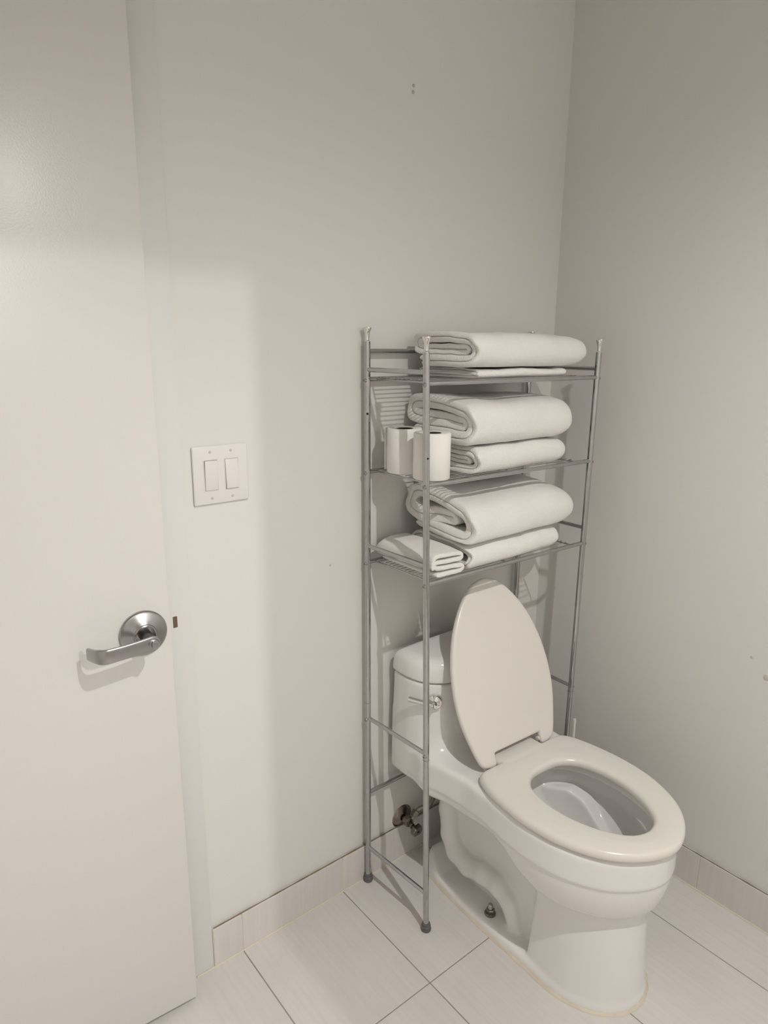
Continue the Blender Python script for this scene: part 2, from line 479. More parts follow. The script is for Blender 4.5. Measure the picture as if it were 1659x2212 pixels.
for hz in (0.22, 1.05, 1.87):
    tube_obj('hinge', [(-0.004, -0.007, hz-0.05), (-0.004, -0.007, hz+0.05)], 0.007, m_satin, door, 10)

# ------------------------------------------------------------------ light switch
sw = tag(empty('light_switch', (-1.1454, 0, 1.2667)), 'white two gang wall plate with twin rocker switches beside the door frame', 'light switch')
SW, SH = 0.1239, 0.1223
bm = bmesh.new(); box(bm, 0, SW, -0.0065, 0.0, -SH, 0, 0.0030, 3)
from_bm('wall_plate', bm, m_plate, sw, sharp=60)
for cx_ in (0.0388, 0.0851):
    box_obj('switch_surround', cx_-0.0168, cx_+0.0168, -0.0072, -0.004, -SH/2-0.0335, -SH/2+0.0335, m_plate, sw, 0.0004, 1)
    bm = bmesh.new()
    box(bm, -0.0140, 0.0140, -0.004, 0.0, -0.0310, 0.0310, 0.0009, 2)
    o = from_bm('rocker', bm, m_plate, sw); o.location = (cx_, -0.0062, -SH/2); o.rotation_euler = (math.radians(3.2 if cx_ < .05 else -2.5), 0, 0)
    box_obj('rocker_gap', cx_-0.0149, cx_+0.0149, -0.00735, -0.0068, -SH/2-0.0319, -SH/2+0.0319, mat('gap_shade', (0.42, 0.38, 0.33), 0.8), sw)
    for s in (-1, 1):
        lathe_obj('screw', [(0, 0.0012), (0.0022, 0.0010), (0.003, 0.0)], (cx_, -0.0064, -SH/2+s*0.0485), (0, -1, 0), m_mark2, sw, 12)

# ------------------------------------------------------------------ toilet
def axis_c(s): return -0.3925
YAW = math.radians(-2.4)
T0 = Vector((-0.4225, 0.0, 0.0))
toilet = tag(empty('toilet', T0, YAW), 'one piece white elongated toilet with its seat lid raised, under the chrome rack', 'toilet')
# local frame: x = lateral (+x to the right wall), y = -s (forward)
def to_local(V): return np.stack([V[:, 1], -V[:, 0], V[:, 2]], 1)

H = 0.0042
ss = np.arange(-0.012, 0.765, H); tt = np.arange(-0.235, 0.2351, H); zz = np.arange(-0.012, 0.650, H)
S2, T2 = np.meshgrid(ss, tt, indexing='ij')
P_rim = smooth_half([(0.028, 0.200), (0.10, 0.204), (0.17, 0.201), (0.24, 0.191), (0.30, 0.183), (0.36, 0.183), (0.43, 0.189), (0.50, 0.190), (0.56, 0.183), (0.61, 0.167), (0.655, 0.141), (0.69, 0.109), (0.716, 0.072), (0.732, 0.035), (0.7375, 0.0)])
P_tank = smooth_half([(0.028, 0.203), (0.06, 0.2055), (0.10, 0.203), (0.135, 0.192), (0.163, 0.170), (0.183, 0.138), (0.194, 0.09), (0.200, 0.04), (0.201, 0.0)])
P_ped = smooth_half([(0.470, 0.112), (0.480, 0.126), (0.52, 0.130), (0.57, 0.129), (0.61, 0.120), (0.65, 0.099), (0.68, 0.070), (0.699, 0.034), (0.7045, 0.0)])
P_base = smooth_half([(0.072, 0.090), (0.086, 0.114), (0.13, 0.131), (0.184, 0.137), (0.28, 0.140), (0.365, 0.140), (0.48, 0.137), (0.56, 0.133), (0.61, 0.121), (0.65, 0.100), (0.68, 0.071), (0.70, 0.034), (0.7055, 0.0)])
P_core = smooth_half([(0.095, 0.040), (0.105, 0.058), (0.15, 0.064), (0.30, 0.064), (0.42, 0.080), (0.52, 0.085), (0.60, 0.04), (0.61, 0.0)])
P_open = smooth_half([(0.368, 0.02), (0.372, 0.045), (0.39, 0.078), (0.43, 0.104), (0.49, 0.117), (0.545, 0.117), (0.605, 0.105), (0.652, 0.080), (0.680, 0.047), (0.692, 0.0)])
D = {k: poly_sdf(p, S2, T2)[:, :, None] for k, p in dict(rim=P_rim, tank=P_tank, ped=P_ped, base=P_base, core=P_core, op=P_open).items()}
Z = zz[None, None, :].astype(float); Sg = ss[:, None, None]; Tg = tt[None, :, None]
# rim and deck block
zb = np.interp(ss, [0, 0.13, 0.20, 0.30, 0.36, 0.40, 0.44, 0.48, 0.53, 0.8], [0.335, 0.334, 0.327, 0.326, 0.335, 0.340, 0.325, 0.288, 0.254, 0.249])[:, None, None]
q = np.clip(0.357-Z, 0, None)
o_rim = np.where(Z > 0.357, 0.0, 0.0045 + 2.4*q*q)
o_rim = o_rim + 0.003*np.clip((Z-0.357)/0.07, 0, 1)
rim = round_and(D['rim']+o_rim, Z-0.4305, 0.014)
rim = round_and(rim, zb-Z, 0.010+0.016*np.clip((Sg-0.42)/0.1, 0, 1))
# tank
lean = 0.0
tank = round_and(D['tank']+0.003*np.clip((Z-0.40)/0.2, 0, 1), Z-0.6245, 0.003)
tank = round_and(tank, 0.335-Z, 0.010)
kk = np.clip((Sg-0.11)/0.08, 0, 1); kk = 0.003+0.075*kk*kk*(3-2*kk)
body = smin(rim, tank, kk)
body = np.maximum(body, Z-0.6245)
# pedestal, core, flange, trapway
ped = round_and(D['ped']+np.interp(zz, [0, 0.02, 0.10, 0.20, 0.26, 0.34], [0, 0.002, 0.008, 0.014, 0.016, 0.018])[None, None, :], Z-0.35, 0.01)
core = D['core'] + 0.0*Z
core = np.maximum(core, Z-0.39)
fl = round_and(D['base']+np.interp(zz, [0, 0.03, 0.06], [0, 0.005, 0.012])[None, None, :], Z-(0.025+0.045*np.clip((0.16-Sg)/0.09, 0, 1)), 0.011)
def capsule_chain(pts, r):
    d = None
    for (a_, b_) in zip(pts, pts[1:]):
        a_ = np.array(a_); b_ = np.array(b_); e = b_-a_; L = e@e
        t = np.clip(((Sg-a_[0])*e[0]+(np.abs(Tg)-a_[1])*e[1]+(Z-a_[2])*e[2])/L, 0, 1)
        dd = np.sqrt((Sg-a_[0]-e[0]*t)**2+(np.abs(Tg)-a_[1]-e[1]*t)**2+(Z-a_[2]-e[2]*t)**2)-r
        d = dd if d is None else smin(d, dd, 0.01)
    return d
trap = capsule_chain([(0.128, 0.068, 0.30), (0.130, 0.072, 0.20), (0.145, 0.076, 0.13), (0.175, 0.080, 0.092), (0.225, 0.078, 0.078), (0.285, 0.078, 0.094), (0.340, 0.078, 0.098), (0.385, 0.078, 0.078), (0.412, 0.078, 0.015)], 0.0275)
bowl = np.sqrt(((Sg-0.51)/0.200)**2+(Tg/0.122)**2+((Z-0.345)/0.225)**2)-1
bowl = bowl*0.122
bowl = np.maximum(bowl, Z-0.39)
low = smin(smin(core, trap, 0.009), bowl, 0.010)
low = smin(low, ped, 0.008)
low = smin(low, fl, 0.007)
body = smin(body, low, 0.007)
# bowl cavity
o_c = -0.033*np.clip((0.408-Z)/0.012, 0, 1)
qq = np.clip(0.350-Z, 0, None)
o_c = o_c + 4.2*qq*qq + 0.15*qq
cav = np.maximum(D['op']+o_c, 0.185-Z)
cav = smax(cav, np.where(Z < 0.400, body+0.013, body+0.013-(Z-0.400)*6), 0.008)
body = smax(body, -cav, 0.006)
body = np.maximum(body, -Z)
net_mesh('bowl_and_tank', body, ss, tt, zz, m_cer, toilet, relax=3, xf=to_local)
del body, rim, tank, ped, core, fl, trap, bowl, low, cav

# tank lid: overhangs a little, domed top
h2 = 0.004
s3 = np.arange(0.0, 0.235, h2); t3 = np.arange(-0.23, 0.2301, h2); z3 = np.arange(0.615, 0.73, h2)
S2b, T2b = np.meshgrid(s3, t3, indexing='ij')
Dl = poly_sdf(P_tank, S2b, T2b)[:, :, None]+0.001
Zb = z3[None, None, :]
top = 0.699 - 0.55*(S2b[:, :, None]-0.06)**2 - 0.25*T2b[:, :, None]**2
f = round_and(Dl+0.012*np.clip((Zb-0.64)/0.06, 0, 1)**2, Zb-top, 0.020)
f = round_and(f, 0.6272-Zb, 0.002)
net_mesh('tank_lid', f, s3, t3, z3, m_cer, toilet, relax=2, xf=to_local)
# water in the bowl
Dw = [(0.53+0.090*math.cos(a_), 0.062*math.sin(a_)) for a_ in np.linspace(0, 2*math.pi, 33)[:-1]]
bm = bmesh.new(); bm.faces.new([bm.verts.new((t_, -s_, 0.215)) for s_, t_ in Dw])
from_bm('bowl_water', bm, m_water, toilet, smooth=False)

# seat ring and lid, moulded plates
def plate(name, outer_pts, holes, s_rng, t_rng, thick, r, m, parent, h=0.0032, crown=0.0, xf=None):
    s_ = np.arange(*s_rng, h); t_ = np.arange(*t_rng, h); z_ = np.arange(-thick/2-0.008, thick/2+0.012, h)
    A, B = np.meshgrid(s_, t_, indexing='ij')
    d = outer_pts(A, B)
    for hp in holes: d = np.maximum(d, -hp(A, B)) if False else smax(d, -hp(A, B), 0.004)
    d = d[:, :, None]; Zp = z_[None, None, :]
    dome = crown*np.clip(-d/0.03, 0, 1)
    f = round_and(d, Zp-thick/2-dome, r)
    f = round_and(f, -thick/2-Zp, min(r, 0.006))
    return net_mesh(name, f, s_, t_, z_, m, parent, relax=3, xf=xf)
def boxsdf(s0, s1, t1):
    return lambda A, B: np.maximum(np.maximum(s0-A, A-s1), np.abs(B)-t1)
P_seat = smooth_half([(0.318, 0.128), (0.322, 0.147), (0.342, 0.165), (0.39, 0.180), (0.45, 0.188), (0.50, 0.190), (0.56, 0.184), (0.605, 0.171), (0.645, 0.153), (0.68, 0.129), (0.71, 0.097), (0.732, 0.060), (0.744, 0.026), (0.7475, 0.0)])
P_hole = smooth_half([(0.396, 0.02), (0.399, 0.043), (0.413, 0.068), (0.440, 0.090), (0.489, 0.103), (0.547, 0.102), (0.605, 0.086), (0.648, 0.061), (0.672, 0.034), (0.681, 0.0)])
def seat_outer(A, B):
    d = poly_sdf(P_seat, A, B)
    tongue = np.maximum(np.maximum(0.273-A, A-0.36), np.abs(B)-0.079)
    return np.minimum(d, tongue)
SZ = 0.4430
plate('seat', seat_outer, [lambda A, B: poly_sdf(P_hole, A, B)], (0.268, 0.760), (-0.205, 0.206), 0.021, 0.0105, m_seat, toilet, crown=0.003,
      xf=lambda V: np.stack([V[:, 1]-0.004+0.020*(V[:, 0]-0.30), -V[:, 0], V[:, 2]+SZ], 1))
for sx in (-1, 1):
    for sy in (0.39, 0.64):
        lathe_obj('seat_bumper', [(0, 0), (0.010, 0), (0.009, 0.008), (0, 0.008)], (sx*0.145*(1 if sy < .5 else .72), -sy, 0.4298), (0, 0, 1), m_rubber, toilet, 14)
# lid: local s measured from hinge; leans back against the tank
P_lid = smooth_half([(-0.029, 0.106), (-0.021, 0.127), (-0.002, 0.139), (0.05, 0.156), (0.10, 0.168), (0.145, 0.172), (0.193, 0.170), (0.25, 0.160), (0.31, 0.139), (0.357, 0.112), (0.396, 0.080), (0.425, 0.044), (0.4375, 0.0)])
def lid_outer(A, B):
    d = poly_sdf(P_lid, A, B)
    notch = np.maximum(A-0.004, np.abs(B)-0.083)
    return smax(d, -notch, 0.004)
LEAN = math.radians(20.5); HS, HZ2 = 0.300, 0.4665
def lid_xf(V):
    u, t, n = V[:, 0], V[:, 1], V[:, 2]
    s_ = HS - u*math.sin(LEAN) + n*math.cos(LEAN)
    z_ = HZ2 + u*math.cos(LEAN) + n*math.sin(LEAN)
    return np.stack([t, -s_, z_], 1)
plate('seat_lid', lid_outer, [], (-0.042, 0.468), (-0.19, 0.1901), 0.016, 0.007, m_seat, toilet, crown=0.0, xf=lid_xf)
for sx in (-1, 1): tube_obj('hinge_pin', [(sx*0.080, -HS, 0.452), (sx*0.118, -HS, 0.452)], 0.006, m_seat, toilet, 14)
for sx in (-1, 1):
    box_obj('hinge_mount', sx*0.104-0.010, sx*0.104+0.010, -0.306, -0.290, 0.428, 0.450, m_seat, toilet, 0.005, 3)

# flush lever on the chamfered corner
fl_ = empty('flush_lever', (-0.1700, -0.1665, 0.581)); fl_.parent = toilet
nrm = Vector((-0.70, -0.71, 0)).normalized()
lathe_obj('escutcheon', [(0.0, 0.012), (0.008, 0.0115), (0.0125, 0.008), (0.019, 0.006), (0.0205, 0.003), (0.0205, -0.012)], (0, 0, 0), nrm, m_bright, fl_, 32)
lathe_obj('hub', [(0.0, 0.026), (0.006, 0.025), (0.0075, 0.021), (0.0075, 0.004)], (0, 0, 0), nrm, m_bright, fl_, 24)
side = Vector((-0.62, 0.78, 0.02)).normalized()
p0 = nrm*0.016
tube_obj('lever', [p0, p0+side*0.03+Vector((0, 0, .002)), p0+side*0.066+Vector((0, 0, .006))], 0.0, m_bright, fl_, 16, [0.0074, 0.0074, 0.0080])

# closet bolt on the plinth, near side
cb = empty('closet_bolt', (-0.106, -0.337, 0.0245)); cb.parent = toilet
lathe_obj('washer', [(0.0, 0.0), (0.0150, 0.0), (0.0150, 0.0035), (0.0125, 0.005), (0.0125, 0.008), (0.0, 0.008)], (0, 0, 0), (0, 0, 1), m_oldmetal, cb, 28)
bm = bmesh.new(); lathe(bm, [(0, 0.006), (0.0118, 0.006), (0.0118, 0.0145), (0.0100, 0.0165), (0, 0.0165)], (0, 0, 0), (0, 0, 1), 6)
from_bm('nut', bm, m_oldmetal, cb, sharp=30)
lathe_obj('stud', [(0.0072, 0.014), (0.0072, 0.026), (0.005, 0.030), (0, 0.031)], (0, 0, 0), (0, 0, 1), m_satin, cb, 16)
cb2 = copy_tree(cb, toilet); cb2.location = (0.106, -0.337, 0.0245)

# sealant bead round the foot
n = len(P_base)
bm = bmesh.new(); rings = []
idxs = list(range(0, n, 2))
rnd = random.Random(11)
for i in idxs:
    p = P_base[i]; a_ = P_base[i-1]; b_ = P_base[(i+1) % n]
    d = (b_-a_)/np.linalg.norm(b_-a_); nn = np.array([d[1], -d[0]])
    if nn @ (p-np.array([0.38, 0])) < 0: nn = -nn
    wd = 0.0030+rnd.random()*0.0022
    if p[0] > 0.5: wd += 0.0022
    a3 = p-nn*0.004; b3 = p+nn*wd
    rings.append([bm.verts.new((a3[1], -a3[0], 0.0002)), bm.verts.new((a3[1], -a3[0], 0.0058)), bm.verts.new((((p+nn*wd*.5)[1]), -((p+nn*wd*.5)[0]), 0.0035)), bm.verts.new((b3[1], -b3[0], 0.0003))])
for i in range(len(rings)):
    a_, b_ = rings[i], rings[(i+1) % len(rings)]
    for k in range(4): bm.faces.new((a_[k], a_[(k+1) % 4], b_[(k+1) % 4], b_[k]))
m_yell = mat('yellowed_caulk', (0.68, 0.60, 0.49), 0.6, var=(0.25, 14, (1, 1, 1)))
tag(from_bm('base_sealant', bm, m_yell, toilet, sharp=60), 'yellowed sealant bead')

# ------------------------------------------------------------------ supply valve and hose
sv = tag(empty('supply_valve', (-0.566, 0, 0.125)), 'tarnished chrome water shut-off valve and hose low on the wall beside the toilet', 'valve')
lathe_obj('escutcheon', [(0.0, 0.011), (0.013, 0.011), (0.016, 0.0095), (0.026, 0.006), (0.0345, 0.002), (0.036, 0.0)], (0, 0, 0.004), (0, -1, 0), m_oldmetal, sv, 36)
bm = bmesh.new()
lathe(bm, [(0.0, 0.004), (0.0085, 0.004), (0.0085, 0.018), (0.0150, 0.020), (0.0150, 0.034), (0.0110, 0.036), (0.0110, 0.040), (0.0, 0.040)], (0, 0, 0.004), (0, -1, 0), 18)
from_bm('valve_body', bm, m_oldmetal, sv)
lathe_obj('outlet_nut', [(0.0, 0.0), (0.008, 0.0), (0.0085, 0.014), (0.0125, 0.015), (0.0125, 0.030), (0.009, 0.032), (0.0, 0.032)], (0.006, -0.031, 0.006), (0.75, 0, 0.66), m_oldmetal, sv, 6)
lathe_obj('stem', [(0.0, 0.0), (0.0075, 0.0), (0.0085, 0.014), (0.0055, 0.015), (0.0055, 0.024), (0, 0.024)], (0, -0.034, 0.0), (0.05, -0.98, -0.17), m_oldmetal, sv, 16)
bm = bmesh.new(); lathe(bm, [(0.0, 0.021), (0.014, 0.021), (0.0185, 0.024), (0.0185, 0.034), (0.015, 0.038), (0.004, 0.038), (0.004, 0.035), (0.0, 0.035)], (0, -0.034, 0.0), (0.05, -0.98, -0.17), 20)
for v in bm.verts:
    ax_ = Vector((0.05, -0.98, -0.17)).normalized(); rel = v.co-Vector((0, -0.034, 0.0)); rad = rel-ax_*rel.dot(ax_)
    if rad.length > 0.01:
        x_, y_, _ = frame_for(ax_); sc_ = 1.0 if abs(rad.normalized().dot(x_)) > 0.5 else 0.78
        v.co = Vector((0, -0.034, 0.0))+ax_*rel.dot(ax_)+rad*sc_
from_bm('valve_handle', bm, m_oldmetal, sv)
hp = [Vector((0.026, -0.031, 0.024)), Vector((0.042, -0.036, 0.034)), Vector((0.065, -0.047, 0.040)), Vector((0.088, -0.044, 0.060)), Vector((0.098, -0.042, 0.095)), Vector((0.098, -0.042, 0.13)), Vector((0.092, -0.044, 0.165)), Vector((0.088, -0.046, 0.205))]
def catmull(P, n=8):
    out = []; E = [2*P[0]-P[1]]+P+[2*P[-1]-P[-2]]
    for i in range(1, len(E)-2):
        for k in range(n):
            t = k/n
            out.append(0.5*((2*E[i])+(-E[i-1]+E[i+1])*t+(2*E[i-1]-5*E[i]+4*E[i+1]-E[i+2])*t*t+(-E[i-1]+3*E[i]-3*E[i+1]+E[i+2])*t**3))
    return out+[P[-1]]
tube_obj('supply_hose', catmull(hp), 0.0065, m_hose, sv, 12)

# ------------------------------------------------------------------ toilet brush standing by the right wall
tb = tag(empty('toilet_brush', (-0.045, -0.2065, 0)), 'white plastic toilet brush standing in the corner behind the toilet by the right wall', 'toilet brush')
lathe_obj('brush_holder', [(0, 0.001), (0.022, 0.001), (0.024, 0.01), (0.019, 0.10), (0.0215, 0.115), (0.019, 0.115), (0.016, 0.10), (0.02, 0.012), (0, 0.012)], (0, 0, 0), (0, 0, 1), m_plastic, tb, 28)
bm = bmesh.new(); box(bm, -0.0045, 0.0045, -0.0035, 0.0035, 0.02, 0.352, 0.0012, 2)
from_bm('brush_handle', bm, m_plastic, tb)

# ------------------------------------------------------------------ chrome rack over the toilet
rack = tag(empty('shelf_rack', (-0.42, -0.13, 0)), 'freestanding chrome three-shelf rack standing over the toilet, stacked with white towels', 'rack')
RO = Vector((-0.42, -0.13, 0))
TOPZ = 1.4775
legs = {  # foot, top
    'bl': (Vector((-0.7055, -0.0200, 0)), Vector((-0.7110, -0.0190, TOPZ))),
    'br': (Vector((-0.1375, -0.0200, 0)), Vector((-0.1270, -0.0190, TOPZ))),
    'fl': (Vector((-0.6910, -0.2470, 0)), Vector((-0.7115, -0.2235, TOPZ-0.022))),
    'fr': (Vector((-0.1420, -0.2470, 0)), Vector((-0.1270, -0.2440, TOPZ-0.022))),
}
PR = 0.0076
def leg_at(k, z):
    a_, b_ = legs[k]; t = z/b_.z
    return a_.lerp(b_, t)
for k, (f0, t0) in legs.items():
    lg = tube_obj('leg', [leg_at(k, 0.012)-RO, leg_at(k, 0.35)-RO, leg_at(k, 0.75)-RO, t0-RO], PR, m_chrome, rack, 20)
    ft = f0-RO
    lathe_obj('rubber_foot', [(0, 0.0), (0.0125, 0.0), (0.0132, 0.003), (0.0128, 0.006), (0.0118, 0.0070), (0.0128, 0.0085), (0.0122, 0.0135), (0.0105, 0.0150), (0.0112, 0.0165), (0.0100, 0.021), (0.0078, 0.022), (0, 0.022)],
              ft, (0, 0, 1), m_rubber, lg, 24)
    lathe_obj('finial', [(0, -0.004), (0.0068, -0.004), (0.0068, 0.001), (0.0050, 0.003), (0.0052, 0.012), (0.0060, 0.019), (0.0088, 0.0265), (0.0100, 0.0295), (0.0097, 0.0315), (0.0060, 0.0325), (0.0045, 0.030), (0, 0.0295)],
              t0-RO, (0, 0, 1), m_bright, lg, 24)
    for jz in ((0.495,) if k[0] == 'f' else (0.555,)):
        lathe_obj('joint_ring', [(PR-0.001, -0.0012), (PR+0.0005, -0.0009), (PR+0.0005, 0.0009), (PR-0.001, 0.0012)], leg_at(k, jz)-RO, (0, 0, 1), m_satin, lg, 20)
    sxn = -1 if k[1] == 'l' else 1
    for bz in (1.392, 1.172, 0.943, 0.51):
        # screw heads facing outwards
        d = Vector((sxn, -0.25 if k[0] == 'f' else -.1, 0)).normalized()
        lathe_obj('screw', [(0, 0.0012), (0.0022, 0.0012), (0.0026, 0.0026), (0.0044, 0.0018), (0.0052, -0.0004), (0.0054, -0.0018)], leg_at(k, bz-0.003)-RO+d*PR, d, m_satin, lg, 12)
d = Vector((-0.55, -0.83, 0)).normalized()
lathe_obj('bolt_hole', [(0, 0.0003), (0.0028, 0.0002), (0.0030, -0.0012)], leg_at('bl', 1.312)-RO+d*PR, d, m_black, rack, 14)
lathe_obj('bolt_hole', [(0, 0.0003), (0.0022, 0.0002), (0.0024, -0.0012)], leg_at('fl', 1.232)-RO+d*PR+Vector((0.002, -.001, 0)), d, m_black, rack, 14)
def rail(a_, b_, z, r=0.0056, flat=False):
    return tube_obj('rail', [leg_at(a_, z)-RO, leg_at(b_, z)-RO], r, m_chrome, rack, 16)
rail('bl', 'br', 1.456); rail('bl', 'br', 0.283)
for a_, b_ in (('bl', 'fl'), ('br', 'fr')):
    for z in (1.414, 0.986, 0.511, 0.110): rail(a_, b_, z, 0.0054)
NW = 14
for sz in (1.392, 1.172, 0.943):
    sh = empty('shelf', (0, 0, sz)); sh.parent = rack
    RR = []
    for a_, b_, nm in (('fl', 'fr', 'front_rail'), ('bl', 'br', 'back_rail')):
        tube_obj(nm, [leg_at(a_, sz)-RO-Vector((0, 0, sz)), leg_at(b_, sz)-RO-Vector((0, 0, sz))], 0.0056, m_chrome, sh, 16)
    yb = leg_at('bl', sz).y-0.013-RO.y; yf = leg_at('fl', sz).y+0.010-RO.y
    xa, xb = -0.686-RO.x, -0.176-RO.x
    for xx in (xa, (xa+xb)/2, xb):
        tube_obj('cross_wire', [(xx, leg_at('bl', sz).y-RO.y, -0.0005), (xx, leg_at('fl', sz).y-RO.y, -0.0005)], 0.0022, m_chrome, sh, 8)
    for k in range(NW):
        y = yb+(yf-yb)*k/(NW-1)
        o = tube_obj('wire', [(xa, y, 0.0044), (xb, y, 0.0044)], 0.00125, m_chrome, sh, 6)

# ------------------------------------------------------------------ towels
def chaikin(P, it=3):
    P = [Vector(p) for p in P]
    for _ in range(it):
        Q = [P[0]]
        for a_, b_ in zip(P, P[1:]):
            Q.append(a_*0.75+b_*0.25); Q.append(a_*0.25+b_*0.75)
        Q.append(P[-1]); P = Q
    return P
def resample(P, step):
    out = [P[0]]; acc = 0
    for a_, b_ in zip(P, P[1:]):
        L = (b_-a_).length
        while acc+L >= step:
            t = (step-acc)/L; a_ = a_.lerp(b_, t); out.append(a_.copy()); L = (b_-a_).length; acc = 0
        acc += L
    out.append(P[-1]); return out
def offset(P, d):
    out = []
    for i, p in enumerate(P):
        t = (P[min(i+1, len(P)-1)]-P[max(i-1, 0)]).normalized()
        out.append(p+Vector((-t.y, t.x))*d)
    return out
SPIRAL = [(0.14, .17), (.5, .17), (.80, .17), (.93, .19), (.985, .34), (.985, .64), (.93, .80), (.80, .83), (.5, .86), (.20, .84), (.07, .80), (.02, .66), (.06, .53), (.18, .49), (.5, .50), (.85, .50)]
SPIRAL_B = [(0.16, .15), (.5, .16), (.80, .16), (.94, .18), (.99, .34), (.985, .62), (.92, .80), (.78, .84), (.5, .88), (.20, .86), (.06, .76), (.0, .56), (.03, .40), (.14, .33), (.30, .34), (.5, .47), (.74, .53)]
FLAT = [(0.02, .26), (.5, .25), (.90, .26), (.985, .36), (.985, .62), (.90, .74), (.5, .75), (.04, .74)]
def towel(name, x0, x1, yb, yf, z0, z1, prof, layers, label, cat, group, axis='x', seed=1, endsag=0.35, sub=True, slope=0.0, taper=0.22, fat=0.0, pw=3.0):
    """sheet folded along a profile path, swept along its length. profile a: back->front, b: bottom->top"""
    Hh = z1-z0; Dp = abs(yf-yb)
    P = chaikin([Vector((a_*Dp, b_*Hh)) for a_, b_ in prof], 3)
    P = resample(P, 0.005)
    lay = Hh/layers
    if sub:
        off = lay*0.245; th = lay*0.485
        A = offset(P, off); B = offset(P, -off)
        path = A + [P[-1]+(P[-1]-P[-2]).normalized()*off*0.9] + B[::-1]
        path = resample(chaikin(path, 1), 0.0045)
    else:
        th = lay*0.76; path = P
    K = 30; L = abs(x1-x0)
    us = [0, 0.004, 0.012, 0.03] + [0.03+0.94*k/(K-1) for k in range(1, K-1)] + [0.955, 0.965, 0.975, 0.982, 0.988, 0.993, 0.997, 0.999, 1.0]
    us = sorted(set(round(u, 4) for u in us))
    rnd = random.Random(seed); sd = Vector((rnd.random()*50, rnd.random()*50, rnd.random()*50))
    bm = bmesh.new(); rings = []
    n = len(path)
    for u in us:
        e = max(0.0, (u-(1-taper))/taper) if axis == 'x' else 0.0
        zs = 0.20+0.80*max(0.0, 1-e**pw)**0.38
        dist0 = min(u, (1-u) if axis == 'y' else 9)*L
        edge = 1.0
        if dist0 < 0.006: edge = 0.50+0.50*math.sqrt(max(0, 1-((0.006-dist0)/0.006)**2))
        zc = z0+Hh*(0.44 if e > 0 else 0.44)
        up, dn = [], []
        for i, p in enumerate(path):
            t = (path[min(i+1, n-1)]-path[max(i-1, 0)]).normalized(); nv = Vector((-t.y, t.x))
            capf = 1.0
            for j in (i, n-1-i):
                if j < 2: capf = min(capf, (0.45, 0.85)[j])
            for sgn, lst in ((1, up), (-1, dn)):
                qv = p+nv*(sgn*th/2*edge*capf)
                a_, b_ = qv.x, qv.y
                zrel = (z0+b_)-zc
                ys_ = 0.74+0.26*max(0.0, 1-e**pw)**0.38
                bulge = 1.0+fat*math.sin(math.pi*min(1, u/0.9))
                z = zc+zrel*zs*(bulge if zrel > 0 else 1)
                z += slope*(a_/Dp-0.5)*Hh
                yy = (a_-Dp/2)*ys_+Dp/2
                xx = u*L
                # uneven left edge, layers slip past each other
                xx += (1-min(1, u/0.25))*0.006*math.sin(9*b_/Hh+seed+a_/Dp*2)
                v3 = Vector((xx, yy, z))
                nz = noise.noise_vector(v3*9+sd)*0.0058 + noise.noise_vector(v3*30+sd)*0.0016
                v3 += Vector((nz.x*0.6, nz.y, nz.z*(1 if b_ > 0.3*Hh else 0.3)))
                if axis == 'x': w_ = Vector((x0+v3.x, yb-v3.y, max(v3.z, z0+0.0004)))
                else: w_ = Vector((yb+v3.y*(1 if yf > yb else -1), x0-v3.x, max(v3.z, z0+0.0004)))
                lst.append(bm.verts.new(w_))
        rings.append((up, dn))
    for (ua, da), (ub, db) in zip(rings, rings[1:]):
        ra = ua+da[::-1]; rb = ub+db[::-1]; m_ = len(ra)
        for k in range(m_): bm.faces.new((ra[k], ra[(k+1) % m_], rb[(k+1) % m_], rb[k]))
    for (u_, d_) in (rings[0], rings[-1]):
        for k in range(n-1): bm.faces.new((u_[k], u_[k+1], d_[k+1], d_[k]))
    o = from_bm(name, bm, m_towel, None, smooth=True, sharp=70)
    # origin to the base of the towel
    c = Vector(((x0+x1)/2, (yb+yf)/2, z0)) if axis == 'x' else Vector(((yb+yf)/2, (x0+x1)/2, z0))
    o.data.transform(Matrix.Translation(-c)); o.location = c
    tag(o, label, cat, group)
    return o
G = 'folded white towels on the rack'
S1, S2_, S3 = 1.392+0.0062, 1.172+0.0062, 0.943+0.0062
towel('hand_towel', -0.560, -0.236, -0.035, -0.232, S1, S1+0.0205, FLAT, 2.0, 'thin flat white hand towel pressed under the thick towel on the top shelf', 'towel', G, seed=5, taper=0.05)
towel('bath_towel', -0.584, -0.166, -0.034, -0.240, S1+0.0225, 1.500, SPIRAL, 3, 'thick folded white bath towel alone on top of the top shelf', 'towel', G, seed=2, taper=0.27)
towel('bath_towel', -0.560, -0.220, -0.030, -0.240, S2_, 1.2465, SPIRAL, 3, 'folded white bath towel beside the paper rolls, lower one of the middle shelf', 'towel', G, seed=3, taper=0.20)
towel('bath_towel', -0.583, -0.212, -0.022, -0.240, 1.2470, 1.350, SPIRAL, 3, 'plump folded white bath towel, upper one of the middle shelf', 'towel', G, seed=8, taper=0.26, slope=-0.10)
towel('bath_towel', -0.575, -0.222, -0.026, -0.240, S3, 1.0115, SPIRAL_B, 3, 'folded white bath towel on the lowest shelf wires, under the big towel', 'towel', G, seed=13, taper=0.17)
towel('bath_towel', -0.580, -0.172, -0.022, -0.240, 1.0170, 1.124, SPIRAL_B, 3, 'large folded white bath towel with a gaping fold, upper one of the lowest shelf', 'towel', G, seed=21, taper=0.33, pw=2.0, slope=-0.25)
ZIG = [(0.10, .115), (.5, .12), (.86, .12), (.96, .15), (.995, .25), (.96, .35), (.86, .375), (.5, .375), (.15, .38), (.05, .42), (.01, .50), (.05, .58), (.15, .62), (.5, .63), (.80, .63), (.91, .66), (.94, .755), (.91, .85), (.80, .88), (.45, .90), (.12, .88), (.02, .80), (-.02, .62), (-.02, .36)]
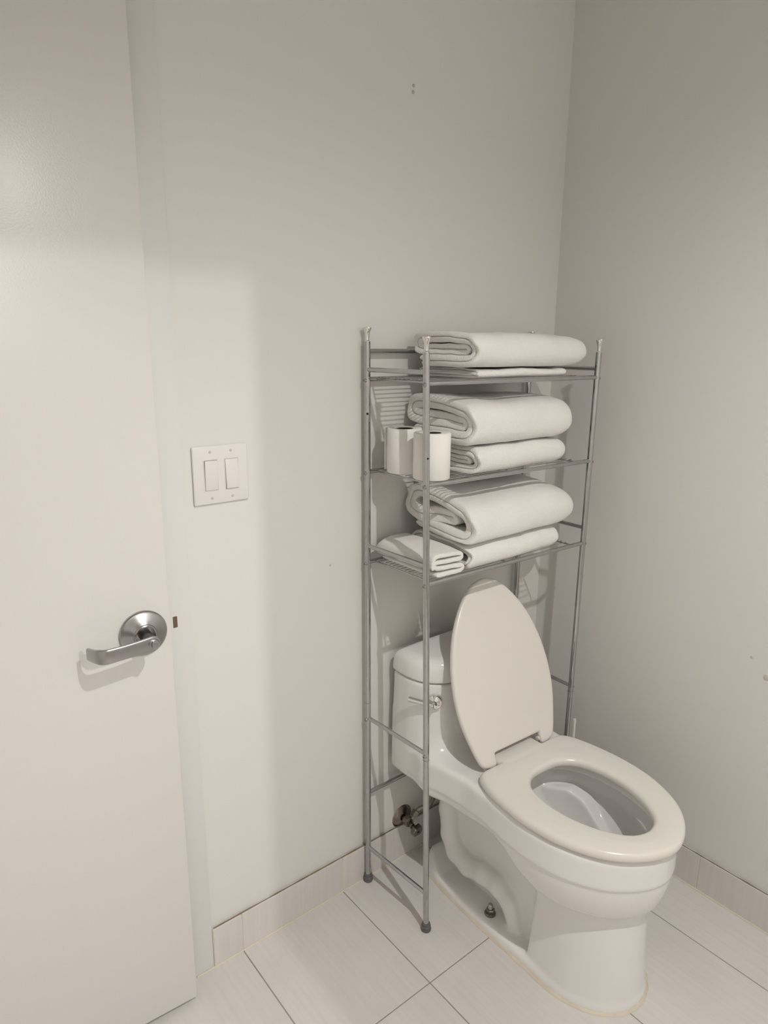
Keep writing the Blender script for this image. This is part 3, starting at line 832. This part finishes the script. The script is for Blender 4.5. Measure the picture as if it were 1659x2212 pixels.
towel('washcloth', -0.032, -0.236, -0.686, -0.588, S3, 1.008, ZIG, 4.1, 'small white washcloth folded in layers at the left end of the lowest shelf', 'washcloth', None, axis='y', seed=31, sub=False, taper=0.06)

# ------------------------------------------------------------------ toilet paper rolls
def roll(x, y, z, label, rz):
    t = tag(empty('toilet_paper_roll', (x, y, z), rz), label, 'toilet paper', 'toilet paper rolls on the middle shelf')
    Hr, Ro, Ri = 0.104, 0.0415, 0.0205
    bm = bmesh.new(); seg = 56; rings = []
    prof = [(Ri, 0.001), (Ro-0.002, 0.0), (Ro, 0.002), (Ro, Hr-0.002), (Ro-0.002, Hr), (Ri, Hr-0.001), (Ri, 0.001)]
    for r, h in prof[:-1]:
        ring = []
        for k in range(seg):
            a_ = 2*math.pi*k/seg
            rr = r
            if r > 0.03: rr += 0.0007*math.sin(2*a_+x*90)+0.0004*math.sin(5*a_)
            ring.append(bm.verts.new((rr*math.cos(a_), rr*math.sin(a_), h)))
        rings.append(ring)
    for i in range(len(rings)):
        a_, b_ = rings[i], rings[(i+1) % len(rings)]
        for k in range(seg): bm.faces.new((a_[k], a_[(k+1) % seg], b_[(k+1) % seg], b_[k]))
    from_bm('paper', bm, m_paper, t, sharp=50)
    lathe_obj('cardboard_core', [(Ri-0.0012, 0.0015), (Ri-0.0002, 0.0015), (Ri-0.0002, Hr-0.0015), (Ri-0.0012, Hr-0.0015)], (0, 0, 0), (0, 0, 1), m_card, t, 32, close=True)
    # loose last sheet: peels off tangentially
    bm = bmesh.new(); st = []
    for k in range(14):
        a_ = -0.9+k*0.10
        if k < 8: p = Vector(((Ro+0.0006)*math.cos(a_), (Ro+0.0006)*math.sin(a_)))
        else:
            a0 = -0.9+0.7; base = Vector((math.cos(a0), math.sin(a0)))*(Ro+0.0006); tg = Vector((-math.sin(a0), math.cos(a0)))
            q_ = (k-7)/6; p = base+tg*0.024*q_+Vector((math.cos(a0), math.sin(a0)))*0.004*q_*q_
        st.append(p)
    for a_, b_ in zip(st, st[1:]):
        v = [bm.verts.new((a_.x, a_.y, 0.002)), bm.verts.new((b_.x, b_.y, 0.002)), bm.verts.new((b_.x, b_.y, Hr-0.002)), bm.verts.new((a_.x, a_.y, Hr-0.002))]
        bm.faces.new(v)
    bmesh.ops.remove_doubles(bm, verts=bm.verts[:], dist=1e-5)
    ls = from_bm('loose_sheet', bm, m_paper, t)
    md = ls.modifiers.new('thickness', 'SOLIDIFY'); md.thickness = 0.0006
    return t
roll(-0.6590, -0.0960, S2_, 'white toilet paper roll standing at the back of the middle shelf near the wall', math.radians(100))
roll(-0.6630, -0.1960, S2_, 'white toilet paper roll standing at the front of the middle shelf behind the rack leg', math.radians(40))
